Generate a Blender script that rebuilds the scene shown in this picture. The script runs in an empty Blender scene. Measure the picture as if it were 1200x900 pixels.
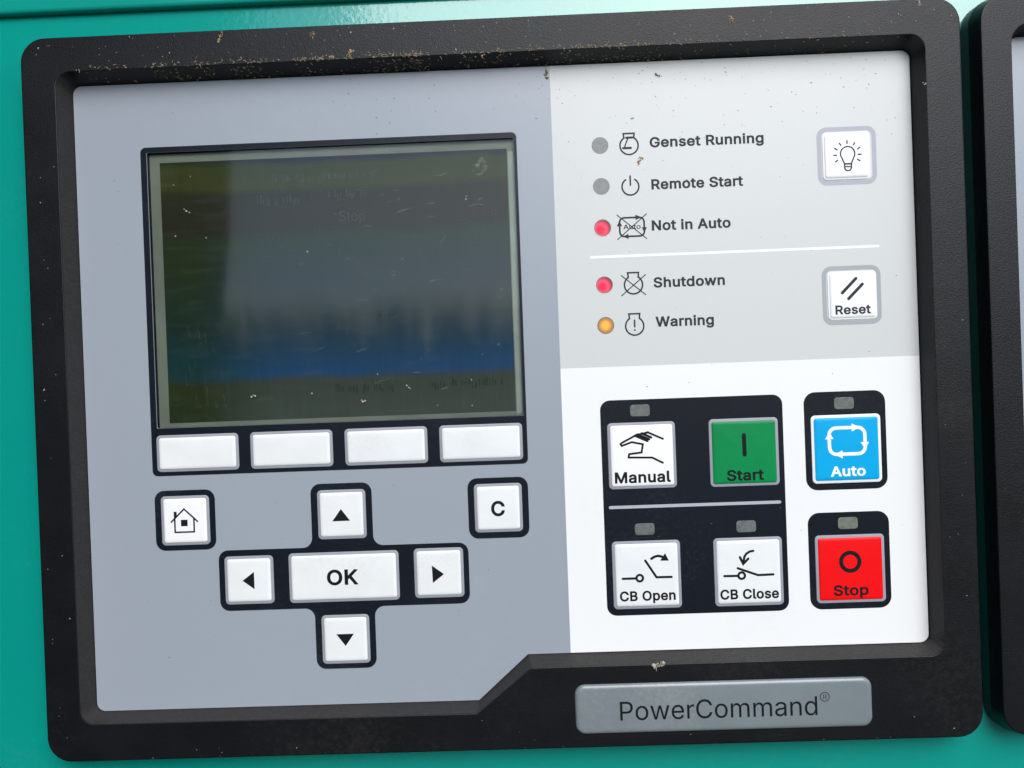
import bpy, bmesh, math, random
from mathutils import Matrix, Vector
from mathutils.geometry import delaunay_2d_cdt

random.seed(7)
sc = bpy.context.scene
COL = sc.collection
R = math.radians

# ------------------------------------------------------------------ camera, sky, sun, exposure
# panel frame: x right, y up, z out of the panel, in millimetres; world: x right, z up, panel faces -y
def P2W(x, y, z): return Vector((x, -z, y)) * 0.001

cam_d = bpy.data.cameras.new('camera'); cam = bpy.data.objects.new('camera', cam_d); COL.objects.link(cam)
cam_d.sensor_width = 36.0; cam_d.lens = 30.0; cam_d.clip_start = 0.01; cam_d.clip_end = 1000
rows = [[0.99913034, -0.03663297, -0.01991462], [-0.03650801, -0.99931155, 0.00660249], [-0.02014278, -0.00586971, -0.99977988]]
def D2W(v): return Vector((v[0], -v[2], v[1]))
cx, cy, cz = D2W(rows[0]), -D2W(rows[1]), -D2W(rows[2])
m = Matrix((cx, cy, cz)).transposed().to_4x4(); m.translation = P2W(11.4425, 1.9588, 316.57)
cam.matrix_world = m
sc.camera = cam

SUN_EL, SUN_AZ = R(37), R(17)          # azimuth measured from straight in front of the panel, towards the right
sd = Vector((math.sin(SUN_AZ) * math.cos(SUN_EL), -math.cos(SUN_AZ) * math.cos(SUN_EL), math.sin(SUN_EL)))
w = bpy.data.worlds.new('World'); sc.world = w; w.use_nodes = True
nt = w.node_tree; bg = nt.nodes['Background']
sky = nt.nodes.new('ShaderNodeTexSky'); sky.sky_type = 'NISHITA'; sky.sun_disc = False
sky.sun_elevation = SUN_EL; sky.sun_rotation = math.atan2(sd.x, sd.y)
sky.air_density = 1.0; sky.dust_density = 1.0; sky.ozone_density = 1.0
nt.links.new(sky.outputs[0], bg.inputs[0]); bg.inputs[1].default_value = 0.11
sun_d = bpy.data.lights.new('sun', 'SUN'); sun = bpy.data.objects.new('sun', sun_d); COL.objects.link(sun)
sun_d.energy = 1.5; sun_d.angle = R(46); sun_d.color = (1.0, 0.985, 0.97)
sun.rotation_euler = sd.to_track_quat('Z', 'Y').to_euler()
vs = sc.view_settings
vs.view_transform = 'Standard'; vs.look = 'None'; vs.gamma = 1.0; vs.use_curve_mapping = False
vs.exposure = 0.97

# ------------------------------------------------------------------ materials
def mat(name, col, rough=0.5, spec=0.5, var=0.0, vscale=0.05, bump=0.0, bscale=0.002, coat=0.0, rvar=0.0, dust=None, metal=0.0):
    """principled + procedural noise; scales are feature sizes in metres"""
    M = bpy.data.materials.new(name); M.use_nodes = True
    n = M.node_tree.nodes; L = M.node_tree.links; p = n['Principled BSDF']
    p.inputs['Base Color'].default_value = (*col, 1); p.inputs['Roughness'].default_value = rough
    p.inputs['Specular IOR Level'].default_value = spec; p.inputs['Metallic'].default_value = metal
    p.inputs['Coat Weight'].default_value = coat
    p.inputs['Coat Roughness'].default_value = 0.05
    tcn = n.new('ShaderNodeTexCoord'); oi = n.new('ShaderNodeObjectInfo'); va = n.new('ShaderNodeVectorMath'); va.operation = 'ADD'
    L.new(tcn.outputs['Object'], va.inputs[0]); L.new(oi.outputs['Random'], va.inputs[1])
    class tc: outputs = {'Object': va.outputs[0]}
    csock = None
    if var > 0:
        no = n.new('ShaderNodeTexNoise'); no.inputs['Scale'].default_value = 1 / vscale; no.inputs['Detail'].default_value = 5
        L.new(tc.outputs['Object'], no.inputs['Vector'])
        mx = n.new('ShaderNodeMix'); mx.data_type = 'RGBA'; mx.blend_type = 'MULTIPLY'
        mx.inputs['Factor'].default_value = 1
        mx.inputs['A'].default_value = (*col, 1)
        rp = n.new('ShaderNodeValToRGB'); rp.color_ramp.elements[0].position = .25; rp.color_ramp.elements[1].position = .75
        a, b = 1 - var, 1 + var * .5
        rp.color_ramp.elements[0].color = (a, a, a, 1); rp.color_ramp.elements[1].color = (b, b, b, 1)
        L.new(no.outputs['Fac'], rp.inputs[0]); L.new(rp.outputs[0], mx.inputs['B'])
        csock = mx.outputs['Result']; L.new(csock, p.inputs['Base Color'])
        if rvar:
            mr = n.new('ShaderNodeMapRange'); mr.inputs['To Min'].default_value = rough - rvar; mr.inputs['To Max'].default_value = rough + rvar
            L.new(no.outputs['Fac'], mr.inputs['Value']); L.new(mr.outputs[0], p.inputs['Roughness'])
    if dust:
        dcol, amount, dscale = dust
        no = n.new('ShaderNodeTexNoise'); no.inputs['Scale'].default_value = 1 / dscale; no.inputs['Detail'].default_value = 8; no.inputs['Roughness'].default_value = .75
        L.new(tc.outputs['Object'], no.inputs['Vector'])
        n2 = n.new('ShaderNodeTexNoise'); n2.inputs['Scale'].default_value = 18; n2.inputs['Detail'].default_value = 3
        L.new(tc.outputs['Object'], n2.inputs['Vector'])
        mul = n.new('ShaderNodeMath'); mul.operation = 'MULTIPLY'; L.new(no.outputs['Fac'], mul.inputs[0]); L.new(n2.outputs['Fac'], mul.inputs[1])
        rp = n.new('ShaderNodeValToRGB'); rp.color_ramp.elements[0].position = .29; rp.color_ramp.elements[1].position = .45
        rp.color_ramp.elements[0].color = (0, 0, 0, 1); rp.color_ramp.elements[1].color = (amount, amount, amount, 1)
        L.new(mul.outputs[0], rp.inputs[0])
        mx = n.new('ShaderNodeMix'); mx.data_type = 'RGBA'; L.new(rp.outputs[0], mx.inputs['Factor'])
        if csock: L.new(csock, mx.inputs['A'])
        else: mx.inputs['A'].default_value = (*col, 1)
        mx.inputs['B'].default_value = (*dcol, 1)
        L.new(mx.outputs['Result'], p.inputs['Base Color'])
    if bump > 0:
        no = n.new('ShaderNodeTexNoise'); no.inputs['Scale'].default_value = 1 / bscale; no.inputs['Detail'].default_value = 3
        L.new(tc.outputs['Object'], no.inputs['Vector'])
        bp = n.new('ShaderNodeBump'); bp.inputs['Strength'].default_value = bump; bp.inputs['Distance'].default_value = 0.0005
        L.new(no.outputs['Fac'], bp.inputs['Height']); L.new(bp.outputs[0], p.inputs['Normal'])
    return M

M = {}
M['teal'] = mat('teal_enamel', (0.0020, 0.270, 0.220), .12, .9, var=.05, vscale=.15, bump=.10, bscale=.0022, dust=((.10, .28, .24), .08, .002))
M['teal_light'] = mat('teal_enamel_cover', (0.0045, 0.30, 0.24), .2, .5, var=.06, vscale=.08, bump=.05, bscale=.005)
M['bezel'] = mat('bezel_plastic', (0.0062, 0.0065, 0.0078), .36, .25, var=.25, vscale=.02, bump=.24, bscale=.0004, rvar=.05, dust=((.10, .085, .065), .10, .0025))
M['ledge'] = mat('dusty_lit_bezel_plastic', (0.031, 0.0285, 0.0265), .55, .3, var=.25, vscale=.0012, bump=.5, bscale=.0004, dust=((.16, .14, .11), .16, .0008))  # paler copy of the frame plastic: dust plus painted light
M['foam'] = mat('black_foam', (0.012, 0.012, 0.012), .95, .1, bump=.5, bscale=.01)
M['grey'] = mat('membrane_grey', (0.29, 0.322, 0.365), .27, .5, var=.02, vscale=.12, dust=((.40, .42, .45), .10, .004))
M['lightgrey'] = mat('membrane_light_grey', (0.56, 0.575, 0.565), .30, .4, var=.02, vscale=.12, dust=((.46, .44, .40), .16, .004))
M['white'] = mat('membrane_white', (0.78, 0.785, 0.775), .32, .5, var=.02, vscale=.12, dust=((.55, .53, .49), .10, .004))
M['pad'] = mat('membrane_black', (0.0065, 0.0088, 0.0145), .30, .22, var=.12, vscale=.03, bump=.04, bscale=.002, dust=((.10, .11, .12), .16, .0012))
M['rim'] = mat('key_rim_grey', (0.30, 0.31, 0.345), .42, .4, var=.08, vscale=.01)
M['rimw'] = mat('key_rim_white', (0.78, 0.79, 0.80), .4, .4)
M['ringb'] = mat('ring_blue_grey', (0.37, 0.375, 0.43), .42, .4)
M['ringg'] = mat('ring_grey', (0.32, 0.35, 0.36), .42, .4)
M['cap'] = mat('key_cap_white', (0.74, 0.755, 0.75), .34, .5, var=.05, vscale=.012, bump=.12, bscale=.004, dust=((.35, .33, .28), .22, .0009))
M['capw'] = mat('key_cap_bright', (0.82, 0.82, 0.81), .34, .5, var=.03, vscale=.012, bump=.12, bscale=.004)
M['capg'] = mat('key_cap_green', (0.001, 0.215, 0.06), .36, .2, var=.12, vscale=.012, bump=.12, bscale=.004)
M['capb'] = mat('key_cap_blue', (0.0, 0.35, 0.68), .36, .2, var=.05, vscale=.012, bump=.12, bscale=.004)
M['capr'] = mat('key_cap_red', (0.80, 0.004, 0.006), .36, .2, var=.05, vscale=.012, bump=.12, bscale=.004)
M['ink'] = mat('black_ink', (0.008, 0.0085, 0.010), .5, .12)
M['inkg'] = mat('dark_grey_ink', (0.030, 0.032, 0.040), .5, .15)
M['inkw'] = mat('white_ink', (0.82, 0.83, 0.84), .45, .4)
M['linegrey'] = mat('line_grey', (0.38, 0.40, 0.45), .45, .4)
M['plate'] = mat('plate_silver', (0.175, 0.205, 0.215), .28, .5, var=.10, vscale=.012, bump=.10, bscale=.003, coat=.3, dust=((.45, .42, .36), .25, .0012))
M['lampoff'] = mat('lamp_window_grey', (0.225, 0.235, 0.23), .45, .4, var=.15, vscale=.0012, bump=.2, bscale=.0006)
M['lampdim'] = mat('indicator_window', (0.125, 0.135, 0.13), .42, .4, var=.35, vscale=.0016, bump=.2, bscale=.0008)
M['lampgreen'] = mat('indicator_window_greenish', (0.155, 0.168, 0.135), .42, .4, var=.35, vscale=.0016, bump=.2, bscale=.0008)
M['crumb'] = mat('dried_plant', (0.42, 0.30, 0.17), .8, .2, var=.5, vscale=.001)
M['crumbpale'] = mat('pale_dried_plant', (0.46, 0.42, 0.34), .8, .2, var=.4, vscale=.001)
M['grit'] = mat('brown_grit', (0.30, 0.24, 0.165), .85, .2, var=.6, vscale=.0008)
M['speck'] = mat('dark_dirt', (0.16, 0.13, 0.10), .85, .2, var=.6, vscale=.0008)
M['ground'] = mat('field_grass', (0.045, 0.055, 0.03), .9, .2, var=.5, vscale=.6)

def lamp_mat(name, base, glow, hot, off):
    """a lit lamp behind a translucent window: brightest where the diode sits"""
    Mm = bpy.data.materials.new(name); Mm.use_nodes = True
    n = Mm.node_tree.nodes; L = Mm.node_tree.links; p = n['Principled BSDF']
    p.inputs['Base Color'].default_value = (*base, 1); p.inputs['Roughness'].default_value = .4; p.inputs['Specular IOR Level'].default_value = .25
    tc = n.new('ShaderNodeTexCoord'); mp = n.new('ShaderNodeMapping'); mp.inputs['Location'].default_value = (-off[0] * .001, -off[1] * .001, 0)
    L.new(tc.outputs['Object'], mp.inputs['Vector'])
    ln = n.new('ShaderNodeVectorMath'); ln.operation = 'LENGTH'; L.new(mp.outputs[0], ln.inputs[0])
    mr = n.new('ShaderNodeMapRange'); mr.inputs['From Min'].default_value = 0; mr.inputs['From Max'].default_value = .0042
    L.new(ln.outputs['Value'], mr.inputs['Value'])
    rp = n.new('ShaderNodeValToRGB'); e = rp.color_ramp.elements
    e[0].position = .26; e[0].color = (*hot, 1); e[1].position = .95; e[1].color = (0, 0, 0, 1)
    x = e.new(.5); x.color = (*glow, 1)
    L.new(mr.outputs[0], rp.inputs[0]); L.new(rp.outputs[0], p.inputs['Emission Color']); p.inputs['Emission Strength'].default_value = 1.0
    return Mm
M['lampred'] = lamp_mat('lamp_red_lit', (.17, .018, .03), (.52, .04, .08), (.78, 0.0, .022), (-.9, -.8))
M['lampamber'] = lamp_mat('lamp_amber_lit', (.15, .105, .06), (.22, .085, .0), (.62, .22, .0), (-.1, 0))
M['lamprim'] = mat('lamp_rim', (.17, .15, .15), .45, .3)

# ------------------------------------------------------------------ mesh helpers (millimetres in, metres out)
S = 0.001
def link(name, bm_or_me, m_, parent=None, loc=(0, 0, 0), smooth=False, label=None, sharp=35):
    if isinstance(bm_or_me, bmesh.types.BMesh):
        me = bpy.data.meshes.new(name)
        bmesh.ops.scale(bm_or_me, vec=(S, S, S), verts=bm_or_me.verts)
        bm_or_me.to_mesh(me); bm_or_me.free()
    else: me = bm_or_me
    me.materials.clear(); me.materials.append(m_)
    if smooth:
        for p in me.polygons: p.use_smooth = True
        try: me.set_sharp_from_angle(angle=R(sharp))
        except Exception: pass
    o = bpy.data.objects.new(name, me); COL.objects.link(o)
    o.location = Vector(loc) * S
    if parent: o.parent = parent
    if label: o['label'] = label
    return o

def root(name, label, cat, loc=(0, 0, 0), group=None):
    o = bpy.data.objects.new(name, None); COL.objects.link(o); o.empty_display_size = .01
    o.location = P2W(*loc); o.rotation_euler = (R(90), 0, 0)
    o['label'] = label; o['category'] = cat
    if group: o['group'] = group
    return o

def tag(o, label, cat, group=None, kind=None):
    if label: o['label'] = label
    if cat: o['category'] = cat
    if group: o['group'] = group
    if kind: o['kind'] = kind
    return o

def offs(pts, d):
    """inward offset of a counter-clockwise polygon"""
    n = len(pts); out = []
    for i in range(n):
        a, b, c = Vector(pts[i - 1]), Vector(pts[i]), Vector(pts[(i + 1) % n])
        u, v = (b - a).normalized(), (c - b).normalized()
        nu, nv = Vector((-u.y, u.x)), Vector((-v.y, v.x))
        k = (nu + nv) / (1 + nu.dot(nv))
        out.append(tuple(b + k * d))
    return out

def rpoly(pts, rads, n=6):
    """polygon with rounded corners, n+1 points to a corner"""
    N = len(pts); out = []
    if not hasattr(rads, '__len__'): rads = [rads] * N
    for i in range(N):
        a, b, c = Vector(pts[i - 1]), Vector(pts[i]), Vector(pts[(i + 1) % N])
        u, v = (a - b).normalized(), (c - b).normalized()
        ang = math.acos(max(-1, min(1, u.dot(v))))
        r = max(rads[i], .02); t = r / math.tan(ang / 2)
        t = min(t, .49 * (a - b).length, .49 * (c - b).length); r = t * math.tan(ang / 2)
        ctr = b + (u + v).normalized() * (r / math.sin(ang / 2))
        p0, p1 = b + u * t - ctr, b + v * t - ctr
        a0 = math.atan2(p0.y, p0.x); da = math.atan2(p1.y, p1.x) - a0
        while da > math.pi: da -= 2 * math.pi
        while da < -math.pi: da += 2 * math.pi
        for k in range(n + 1):
            th = a0 + da * k / n
            out.append((ctr.x + r * math.cos(th), ctr.y + r * math.sin(th)))
    return out

def convex_flags(pts):
    f = []
    for i in range(len(pts)):
        a, b, c = Vector(pts[i - 1]), Vector(pts[i]), Vector(pts[(i + 1) % len(pts)])
        f.append((b - a).cross(c - b) > 0)
    return f

def rloop(pts, r, d, n=6):
    """loop of the rounded polygon moved inwards by d"""
    if not hasattr(r, '__len__'): r = [r] * len(pts)
    cf = convex_flags(pts)
    rr = [max(.05, q - d) if c else q + d for q, c in zip(r, cf)]
    return rpoly(offs(pts, d) if d else pts, rr, n)

def rect(x0, y0, x1, y1): return [(x0, y0), (x1, y0), (x1, y1), (x0, y1)]

def stack(bm, pts, r, profile, n=6, cap=True, base=False):
    """loops at (inset, z) bridged from the first to the last; the last one capped"""
    prev = None
    for d, z in profile:
        vs_ = [bm.verts.new((x, y, z)) for x, y in rloop(pts, r, d, n)]
        if prev:
            k = len(vs_)
            for i in range(k): bm.faces.new((prev[i], prev[(i + 1) % k], vs_[(i + 1) % k], vs_[i]))
        elif base: bm.faces.new(list(reversed(vs_)))
        prev = vs_
    if cap:
        bm.faces.new(prev)
    return prev

def solid(pts, r, profile, n=6):
    bm = bmesh.new(); stack(bm, pts, r, profile, n); return bm

def holed(bm, outer, inner, z, up=True):
    """flat face between two loops at height z"""
    es = []
    for lp in (outer, inner):
        vs_ = [bm.verts.new((x, y, z)) for x, y in lp]
        es += [bm.edges.new((vs_[i], vs_[(i + 1) % len(vs_)])) for i in range(len(vs_))]
    g = bmesh.ops.triangle_fill(bm, edges=es, use_beauty=True, normal=(0, 0, 1))
    for f in [x for x in g['geom'] if isinstance(x, bmesh.types.BMFace)]:
        if (f.normal.z < 0) == up: f.normal_flip()

def stroke(bm, pts, wd, z, closed=False, caps=True, fat=1.0):
    """flat ribbon of width wd along pts, mitred, with round ends"""
    pts = [Vector(p) for p in pts]; n = len(pts); h = wd * fat / 2
    lft, rgt = [], []
    for i in range(n):
        if closed: a, c = pts[i - 1], pts[(i + 1) % n]
        else: a, c = pts[max(0, i - 1)], pts[min(n - 1, i + 1)]
        b = pts[i]
        u = (b - a).normalized() if (b - a).length > 1e-6 else (c - b).normalized()
        v = (c - b).normalized() if (c - b).length > 1e-6 else u
        nu, nv = Vector((-u.y, u.x)), Vector((-v.y, v.x))
        k = (nu + nv) / max(.35, 1 + nu.dot(nv))
        lft.append(b + k * h); rgt.append(b - k * h)
    L = [bm.verts.new((p.x, p.y, z)) for p in lft]; G = [bm.verts.new((p.x, p.y, z)) for p in rgt]
    for i in range(n if closed else n - 1):
        j = (i + 1) % n
        bm.faces.new((G[i], G[j], L[j], L[i]))
    if caps and not closed:
        for (e, q, sgn) in ((0, 1, -1), (n - 1, n - 2, 1)):
            d = (pts[e] - pts[q]).normalized(); nn = Vector((-d.y, d.x))
            ring = [G[e] if sgn > 0 else L[e]]
            for k in range(1, 6):
                th = -math.pi / 2 + math.pi * k / 6
                p = pts[e] + d * (h * math.cos(th)) + nn * (h * math.sin(th))
                ring.append(bm.verts.new((p.x, p.y, z)))
            ring.append(L[e] if sgn > 0 else G[e])
            try: bm.faces.new(ring)
            except Exception: pass

def sstroke(bm, pts, wd, z, closed=False, caps=True): stroke(bm, pts, wd, z, closed, caps, 1.18)

def poly(bm, pts, z):
    f = bm.faces.new([bm.verts.new((x, y, z)) for x, y in pts]); f.normal_update()
    if f.normal.z < 0: f.normal_flip()

def arc(c, r, a0, a1, n=28): return [(c[0] + r * math.cos(R(a0 + (a1 - a0) * k / n)), c[1] + r * math.sin(R(a0 + (a1 - a0) * k / n))) for k in range(n + 1)]
def circ(c, r, n=32): return arc(c, r, 0, 360, n)[:-1]

# letter outlines (advance width, contours) in thousandths of the type size
GLYPH = {'A':(480,[[[16,0],[201,509],[276,509],[463,0],[395,0],[287,302],[264,372],[232,478],[245,478],[213,371],[191,302],[85,0]],[[110,142],[110,199],[370,199],[370,142]]]),
'B':(456,[[[60,0],[60,509],[241,509],[274,507],[304,501],[329,491],[350,477],[367,461],[381,442],[390,421],[396,398],[398,374],[397,353],[393,336],[387,320],[378,307],[368,295],[356,286],[343,278],[329,272],[315,267],[315,262],[331,260],[347,254],[363,245],[378,234],[391,220],[402,203],[411,184],[416,161],[418,136],[416,111],[410,88],[400,67],[386,48],[368,31],[344,18],[317,8],[284,2],[247,0]],[[125,57],[245,57],[281,60],[309,67],[330,80],[344,96],[353,115],[355,137],[354,153],[350,169],[342,184],[333,197],[320,209],[306,218],[289,225],[269,229],[248,231],[125,231]],[[125,285],[238,285],[256,287],[273,290],[288,296],[302,304],[314,314],[323,326],[330,340],[335,355],[336,372],[333,393],[326,412],[313,429],[294,442],[270,449],[240,452],[125,452]]]),
'C':(510,[[[267,-7],[242,-6],[217,-2],[194,5],[171,13],[150,25],[131,39],[113,55],[97,73],[82,93],[70,115],[59,140],[51,166],[45,193],[41,223],[40,254],[41,285],[45,315],[51,343],[59,369],[70,393],[82,415],[97,436],[113,454],[131,470],[150,484],[171,495],[194,504],[217,510],[242,514],[267,516],[293,514],[317,511],[340,504],[362,496],[383,485],[402,471],[419,456],[435,438],[448,418],[459,397],[467,373],[473,348],[408,348],[404,365],[397,380],[389,395],[380,407],[369,418],[357,428],[344,437],[330,444],[315,449],[300,453],[284,455],[267,456],[237,453],[209,445],[184,432],[161,414],[141,391],[125,364],[113,332],[106,295],[103,254],[106,213],[113,177],[125,145],[141,117],[161,94],[184,76],[210,63],[237,56],[267,53],[284,54],[300,56],[315,60],[330,65],[344,72],[357,81],[369,90],[380,102],[389,114],[397,128],[404,144],[408,160],[473,160],[467,135],[459,112],[448,91],[435,71],[420,53],[402,38],[383,24],[363,13],[341,5],[317,-2],[293,-6]]]),
'G':(520,[[[269,-7],[242,-6],[217,-2],[193,5],[171,14],[149,25],[130,39],[112,55],[96,73],[82,93],[69,116],[59,140],[51,166],[45,194],[41,223],[40,254],[41,285],[45,315],[51,343],[59,369],[69,393],[82,415],[96,436],[112,454],[129,470],[149,484],[170,495],[192,504],[215,510],[239,514],[265,516],[291,514],[316,510],[340,504],[363,494],[384,483],[403,469],[421,453],[436,436],[449,416],[460,395],[468,373],[474,349],[408,349],[402,365],[395,379],[387,393],[378,406],[368,417],[356,427],[344,436],[330,443],[315,448],[300,453],[283,455],[265,456],[236,453],[209,445],[183,432],[160,414],[141,392],[125,364],[113,332],[106,295],[103,254],[106,213],[113,177],[125,145],[141,117],[161,95],[184,76],[210,63],[238,56],[269,53],[296,55],[322,61],[345,71],[365,85],[382,102],[396,123],[407,147],[413,173],[415,202],[434,199],[283,199],[283,256],[478,256],[478,200],[475,160],[466,124],[451,91],[431,62],[406,38],[377,19],[344,5],[308,-4]]]),
'K':(467,[[[104,145],[104,216],[139,261],[174,303],[212,344],[364,509],[448,509],[231,276],[228,276]],[[60,0],[60,509],[125,509],[125,334],[124,225],[125,193],[125,0]],[[372,0],[188,259],[228,309],[449,0]]]),
'M':(628,[[[60,0],[60,509],[152,509],[277,187],[287,159],[299,123],[311,84],[322,49],[307,49],[318,83],[330,121],[342,158],[352,187],[476,509],[568,509],[568,0],[504,0],[504,291],[504,327],[505,369],[506,413],[507,457],[513,457],[498,409],[482,363],[467,322],[456,291],[342,0],[286,0],[170,291],[159,321],[145,361],[129,408],[112,457],[119,457],[120,416],[121,372],[122,328],[122,291],[122,0]]]),
'N':(523,[[[60,0],[60,509],[136,509],[343,183],[363,151],[388,107],[414,55],[405,54],[401,108],[399,157],[399,195],[399,509],[463,509],[463,0],[387,0],[202,290],[177,331],[148,381],[108,452],[119,454],[122,384],[124,328],[125,291],[125,0]]]),
'O':(533,[[[267,-7],[241,-6],[217,-2],[194,5],[171,13],[150,25],[131,39],[113,55],[97,73],[82,93],[70,115],[59,140],[51,166],[45,193],[41,223],[40,254],[41,285],[45,315],[51,343],[59,369],[70,393],[82,415],[97,436],[113,454],[131,470],[150,484],[171,495],[194,504],[217,510],[241,514],[267,516],[293,514],[317,510],[340,504],[363,495],[384,484],[403,470],[421,454],[437,436],[451,415],[464,393],[474,369],[482,343],[488,315],[492,285],[493,254],[492,223],[488,193],[482,166],[474,140],[464,115],[451,93],[437,73],[421,55],[403,39],[384,25],[363,13],[340,5],[317,-2],[293,-6]],[[267,53],[296,55],[324,63],[349,76],[372,94],[392,116],[408,144],[420,176],[428,213],[430,254],[428,295],[420,332],[408,365],[392,392],[372,415],[349,433],[324,446],[296,453],[267,456],[237,453],[210,445],[184,433],[161,415],[142,392],[125,364],[113,332],[106,295],[103,254],[106,213],[113,176],[125,144],[142,117],[161,94],[184,76],[210,63],[237,55]]]),
'P':(445,[[[60,0],[60,509],[235,509],[272,506],[305,499],[332,487],[356,471],[375,452],[390,430],[400,404],[407,377],[409,348],[407,318],[400,291],[390,265],[375,243],[356,223],[332,207],[305,195],[272,188],[235,186],[109,186],[109,242],[233,242],[257,244],[279,248],[297,256],[312,266],[324,279],[333,294],[339,310],[343,328],[344,348],[343,367],[339,385],[333,402],[324,416],[312,428],[297,439],[279,446],[257,451],[232,452],[125,452],[125,0]]]),
'R':(449,[[[60,0],[60,509],[236,509],[273,506],[305,500],[333,489],[356,473],[376,455],[390,433],[401,408],[407,381],[409,352],[407,323],[401,296],[390,271],[376,250],[356,232],[333,217],[305,206],[273,200],[236,198],[96,198],[96,255],[234,255],[258,256],[280,260],[298,267],[313,276],[325,287],[334,300],[340,316],[344,333],[345,352],[344,371],[340,389],[334,405],[325,419],[313,430],[298,440],[279,446],[258,451],[233,452],[125,452],[125,0]],[[353,0],[230,229],[303,229],[428,0]]]),
'S':(447,[[[224,-9],[188,-7],[156,-1],[128,9],[102,23],[81,40],[64,60],[51,83],[42,109],[38,137],[104,137],[108,118],[114,102],[123,88],[136,76],[150,66],[166,59],[185,53],[204,50],[224,49],[246,50],[267,54],[286,60],[303,69],[317,79],[329,92],[338,106],[344,122],[346,139],[344,154],[340,168],[332,179],[322,189],[310,197],[296,205],[280,211],[263,217],[245,222],[184,239],[145,253],[112,269],[86,289],[67,313],[56,341],[52,372],[54,400],[62,425],[75,448],[92,468],[113,484],[138,498],[165,508],[195,514],[227,516],[259,514],[289,508],[316,498],[340,484],[360,468],[377,449],[390,427],[398,403],[401,378],[337,378],[332,402],[320,421],[302,437],[280,449],[254,456],[225,459],[204,457],[185,454],[167,448],[152,440],[139,430],[129,418],[121,405],[117,391],[115,376],[117,359],[122,345],[131,334],[142,324],[155,315],[169,308],[184,302],[198,297],[212,293],[264,279],[312,264],[328,256],[344,248],[359,238],[372,226],[384,213],[395,198],[402,180],[407,161],[408,139],[406,112],[399,87],[386,64],[370,43],[349,25],[323,11],[294,0],[261,-7]]]),
'W':(686,[[[155,0],[16,509],[82,509],[163,196],[175,145],[187,94],[197,40],[189,40],[200,94],[211,145],[224,196],[306,509],[380,509],[462,196],[474,145],[486,94],[497,40],[488,40],[499,94],[510,145],[523,196],[603,509],[670,509],[530,0],[455,0],[368,323],[351,391],[336,475],[350,475],[335,395],[318,323],[230,0]]]),
'a':(389,[[[160,-9],[137,-7],[115,-3],[94,5],[76,15],[60,29],[48,45],[38,63],[32,84],[30,108],[32,128],[36,146],[43,161],[53,174],[64,184],[78,193],[92,200],[108,206],[125,211],[178,220],[234,227],[247,229],[257,231],[265,235],[271,240],[274,246],[276,255],[276,257],[275,272],[272,285],[267,297],[260,307],[251,315],[240,322],[227,327],[212,330],[196,331],[178,330],[163,327],[149,322],[137,316],[127,309],[118,301],[110,292],[104,283],[100,274],[41,291],[51,313],[64,331],[79,346],[95,358],[114,368],[133,375],[153,380],[173,383],[194,384],[208,384],[223,382],[239,379],[255,375],[271,369],[286,360],[300,350],[312,336],[322,320],[330,301],[335,278],[337,251],[337,0],[277,0],[277,52],[272,52],[267,43],[260,34],[252,25],[242,16],[229,8],[215,1],[199,-4],[181,-7]],[[170,45],[192,47],[211,51],[228,59],[242,68],[254,80],[263,93],[270,108],[274,122],[276,138],[276,190],[272,187],[267,184],[259,182],[231,176],[200,171],[175,168],[161,166],[147,163],[134,159],[122,153],[112,147],[103,139],[97,130],[93,118],[92,105],[93,93],[96,82],[102,72],[109,64],[119,57],[130,52],[142,48],[156,46]]]),
'd':(424,[[[195,-8],[165,-6],[137,3],[111,16],[89,34],[70,57],[55,84],[43,116],[36,151],[34,189],[36,227],[43,261],[55,293],[70,320],[89,342],[112,361],[137,374],[165,382],[196,384],[218,383],[237,379],[253,373],[267,364],[278,355],[287,346],[306,319],[311,319],[311,509],[372,509],[372,0],[313,0],[313,59],[307,59],[287,31],[277,21],[266,12],[252,4],[236,-3],[217,-7]],[[205,47],[226,49],[246,55],[263,65],[278,78],[290,95],[299,115],[306,138],[310,162],[312,189],[310,216],[306,241],[300,263],[290,282],[278,299],[263,312],[246,322],[227,328],[205,330],[182,328],[162,322],[145,311],[130,298],[118,281],[108,261],[102,239],[98,215],[96,189],[98,163],[102,139],[109,117],[118,97],[130,80],[145,66],[162,55],[182,49]]]),
'e':(404,[[[212,-8],[177,-5],[145,3],[117,16],[92,35],[72,58],[56,85],[44,116],[37,150],[34,187],[36,224],[44,258],[55,290],[71,317],[91,340],[115,359],[142,373],[172,382],[205,384],[226,383],[246,380],[266,374],[285,366],[303,355],[319,341],[334,324],[347,305],[357,282],[365,256],[370,227],[371,194],[371,169],[75,169],[75,221],[338,221],[310,202],[308,226],[304,248],[298,269],[288,286],[277,301],[263,314],[246,323],[227,328],[205,330],[183,328],[164,323],[146,313],[131,301],[119,286],[109,270],[102,251],[97,231],[96,211],[96,178],[98,151],[102,127],[110,106],[121,88],[135,73],[151,61],[169,53],[190,48],[212,46],[227,47],[241,49],[254,53],[265,58],[276,65],[285,73],[294,82],[300,93],[306,105],[365,91],[358,72],[348,55],[335,39],[320,26],[302,14],[283,4],[261,-3],[237,-7]]]),
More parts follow.
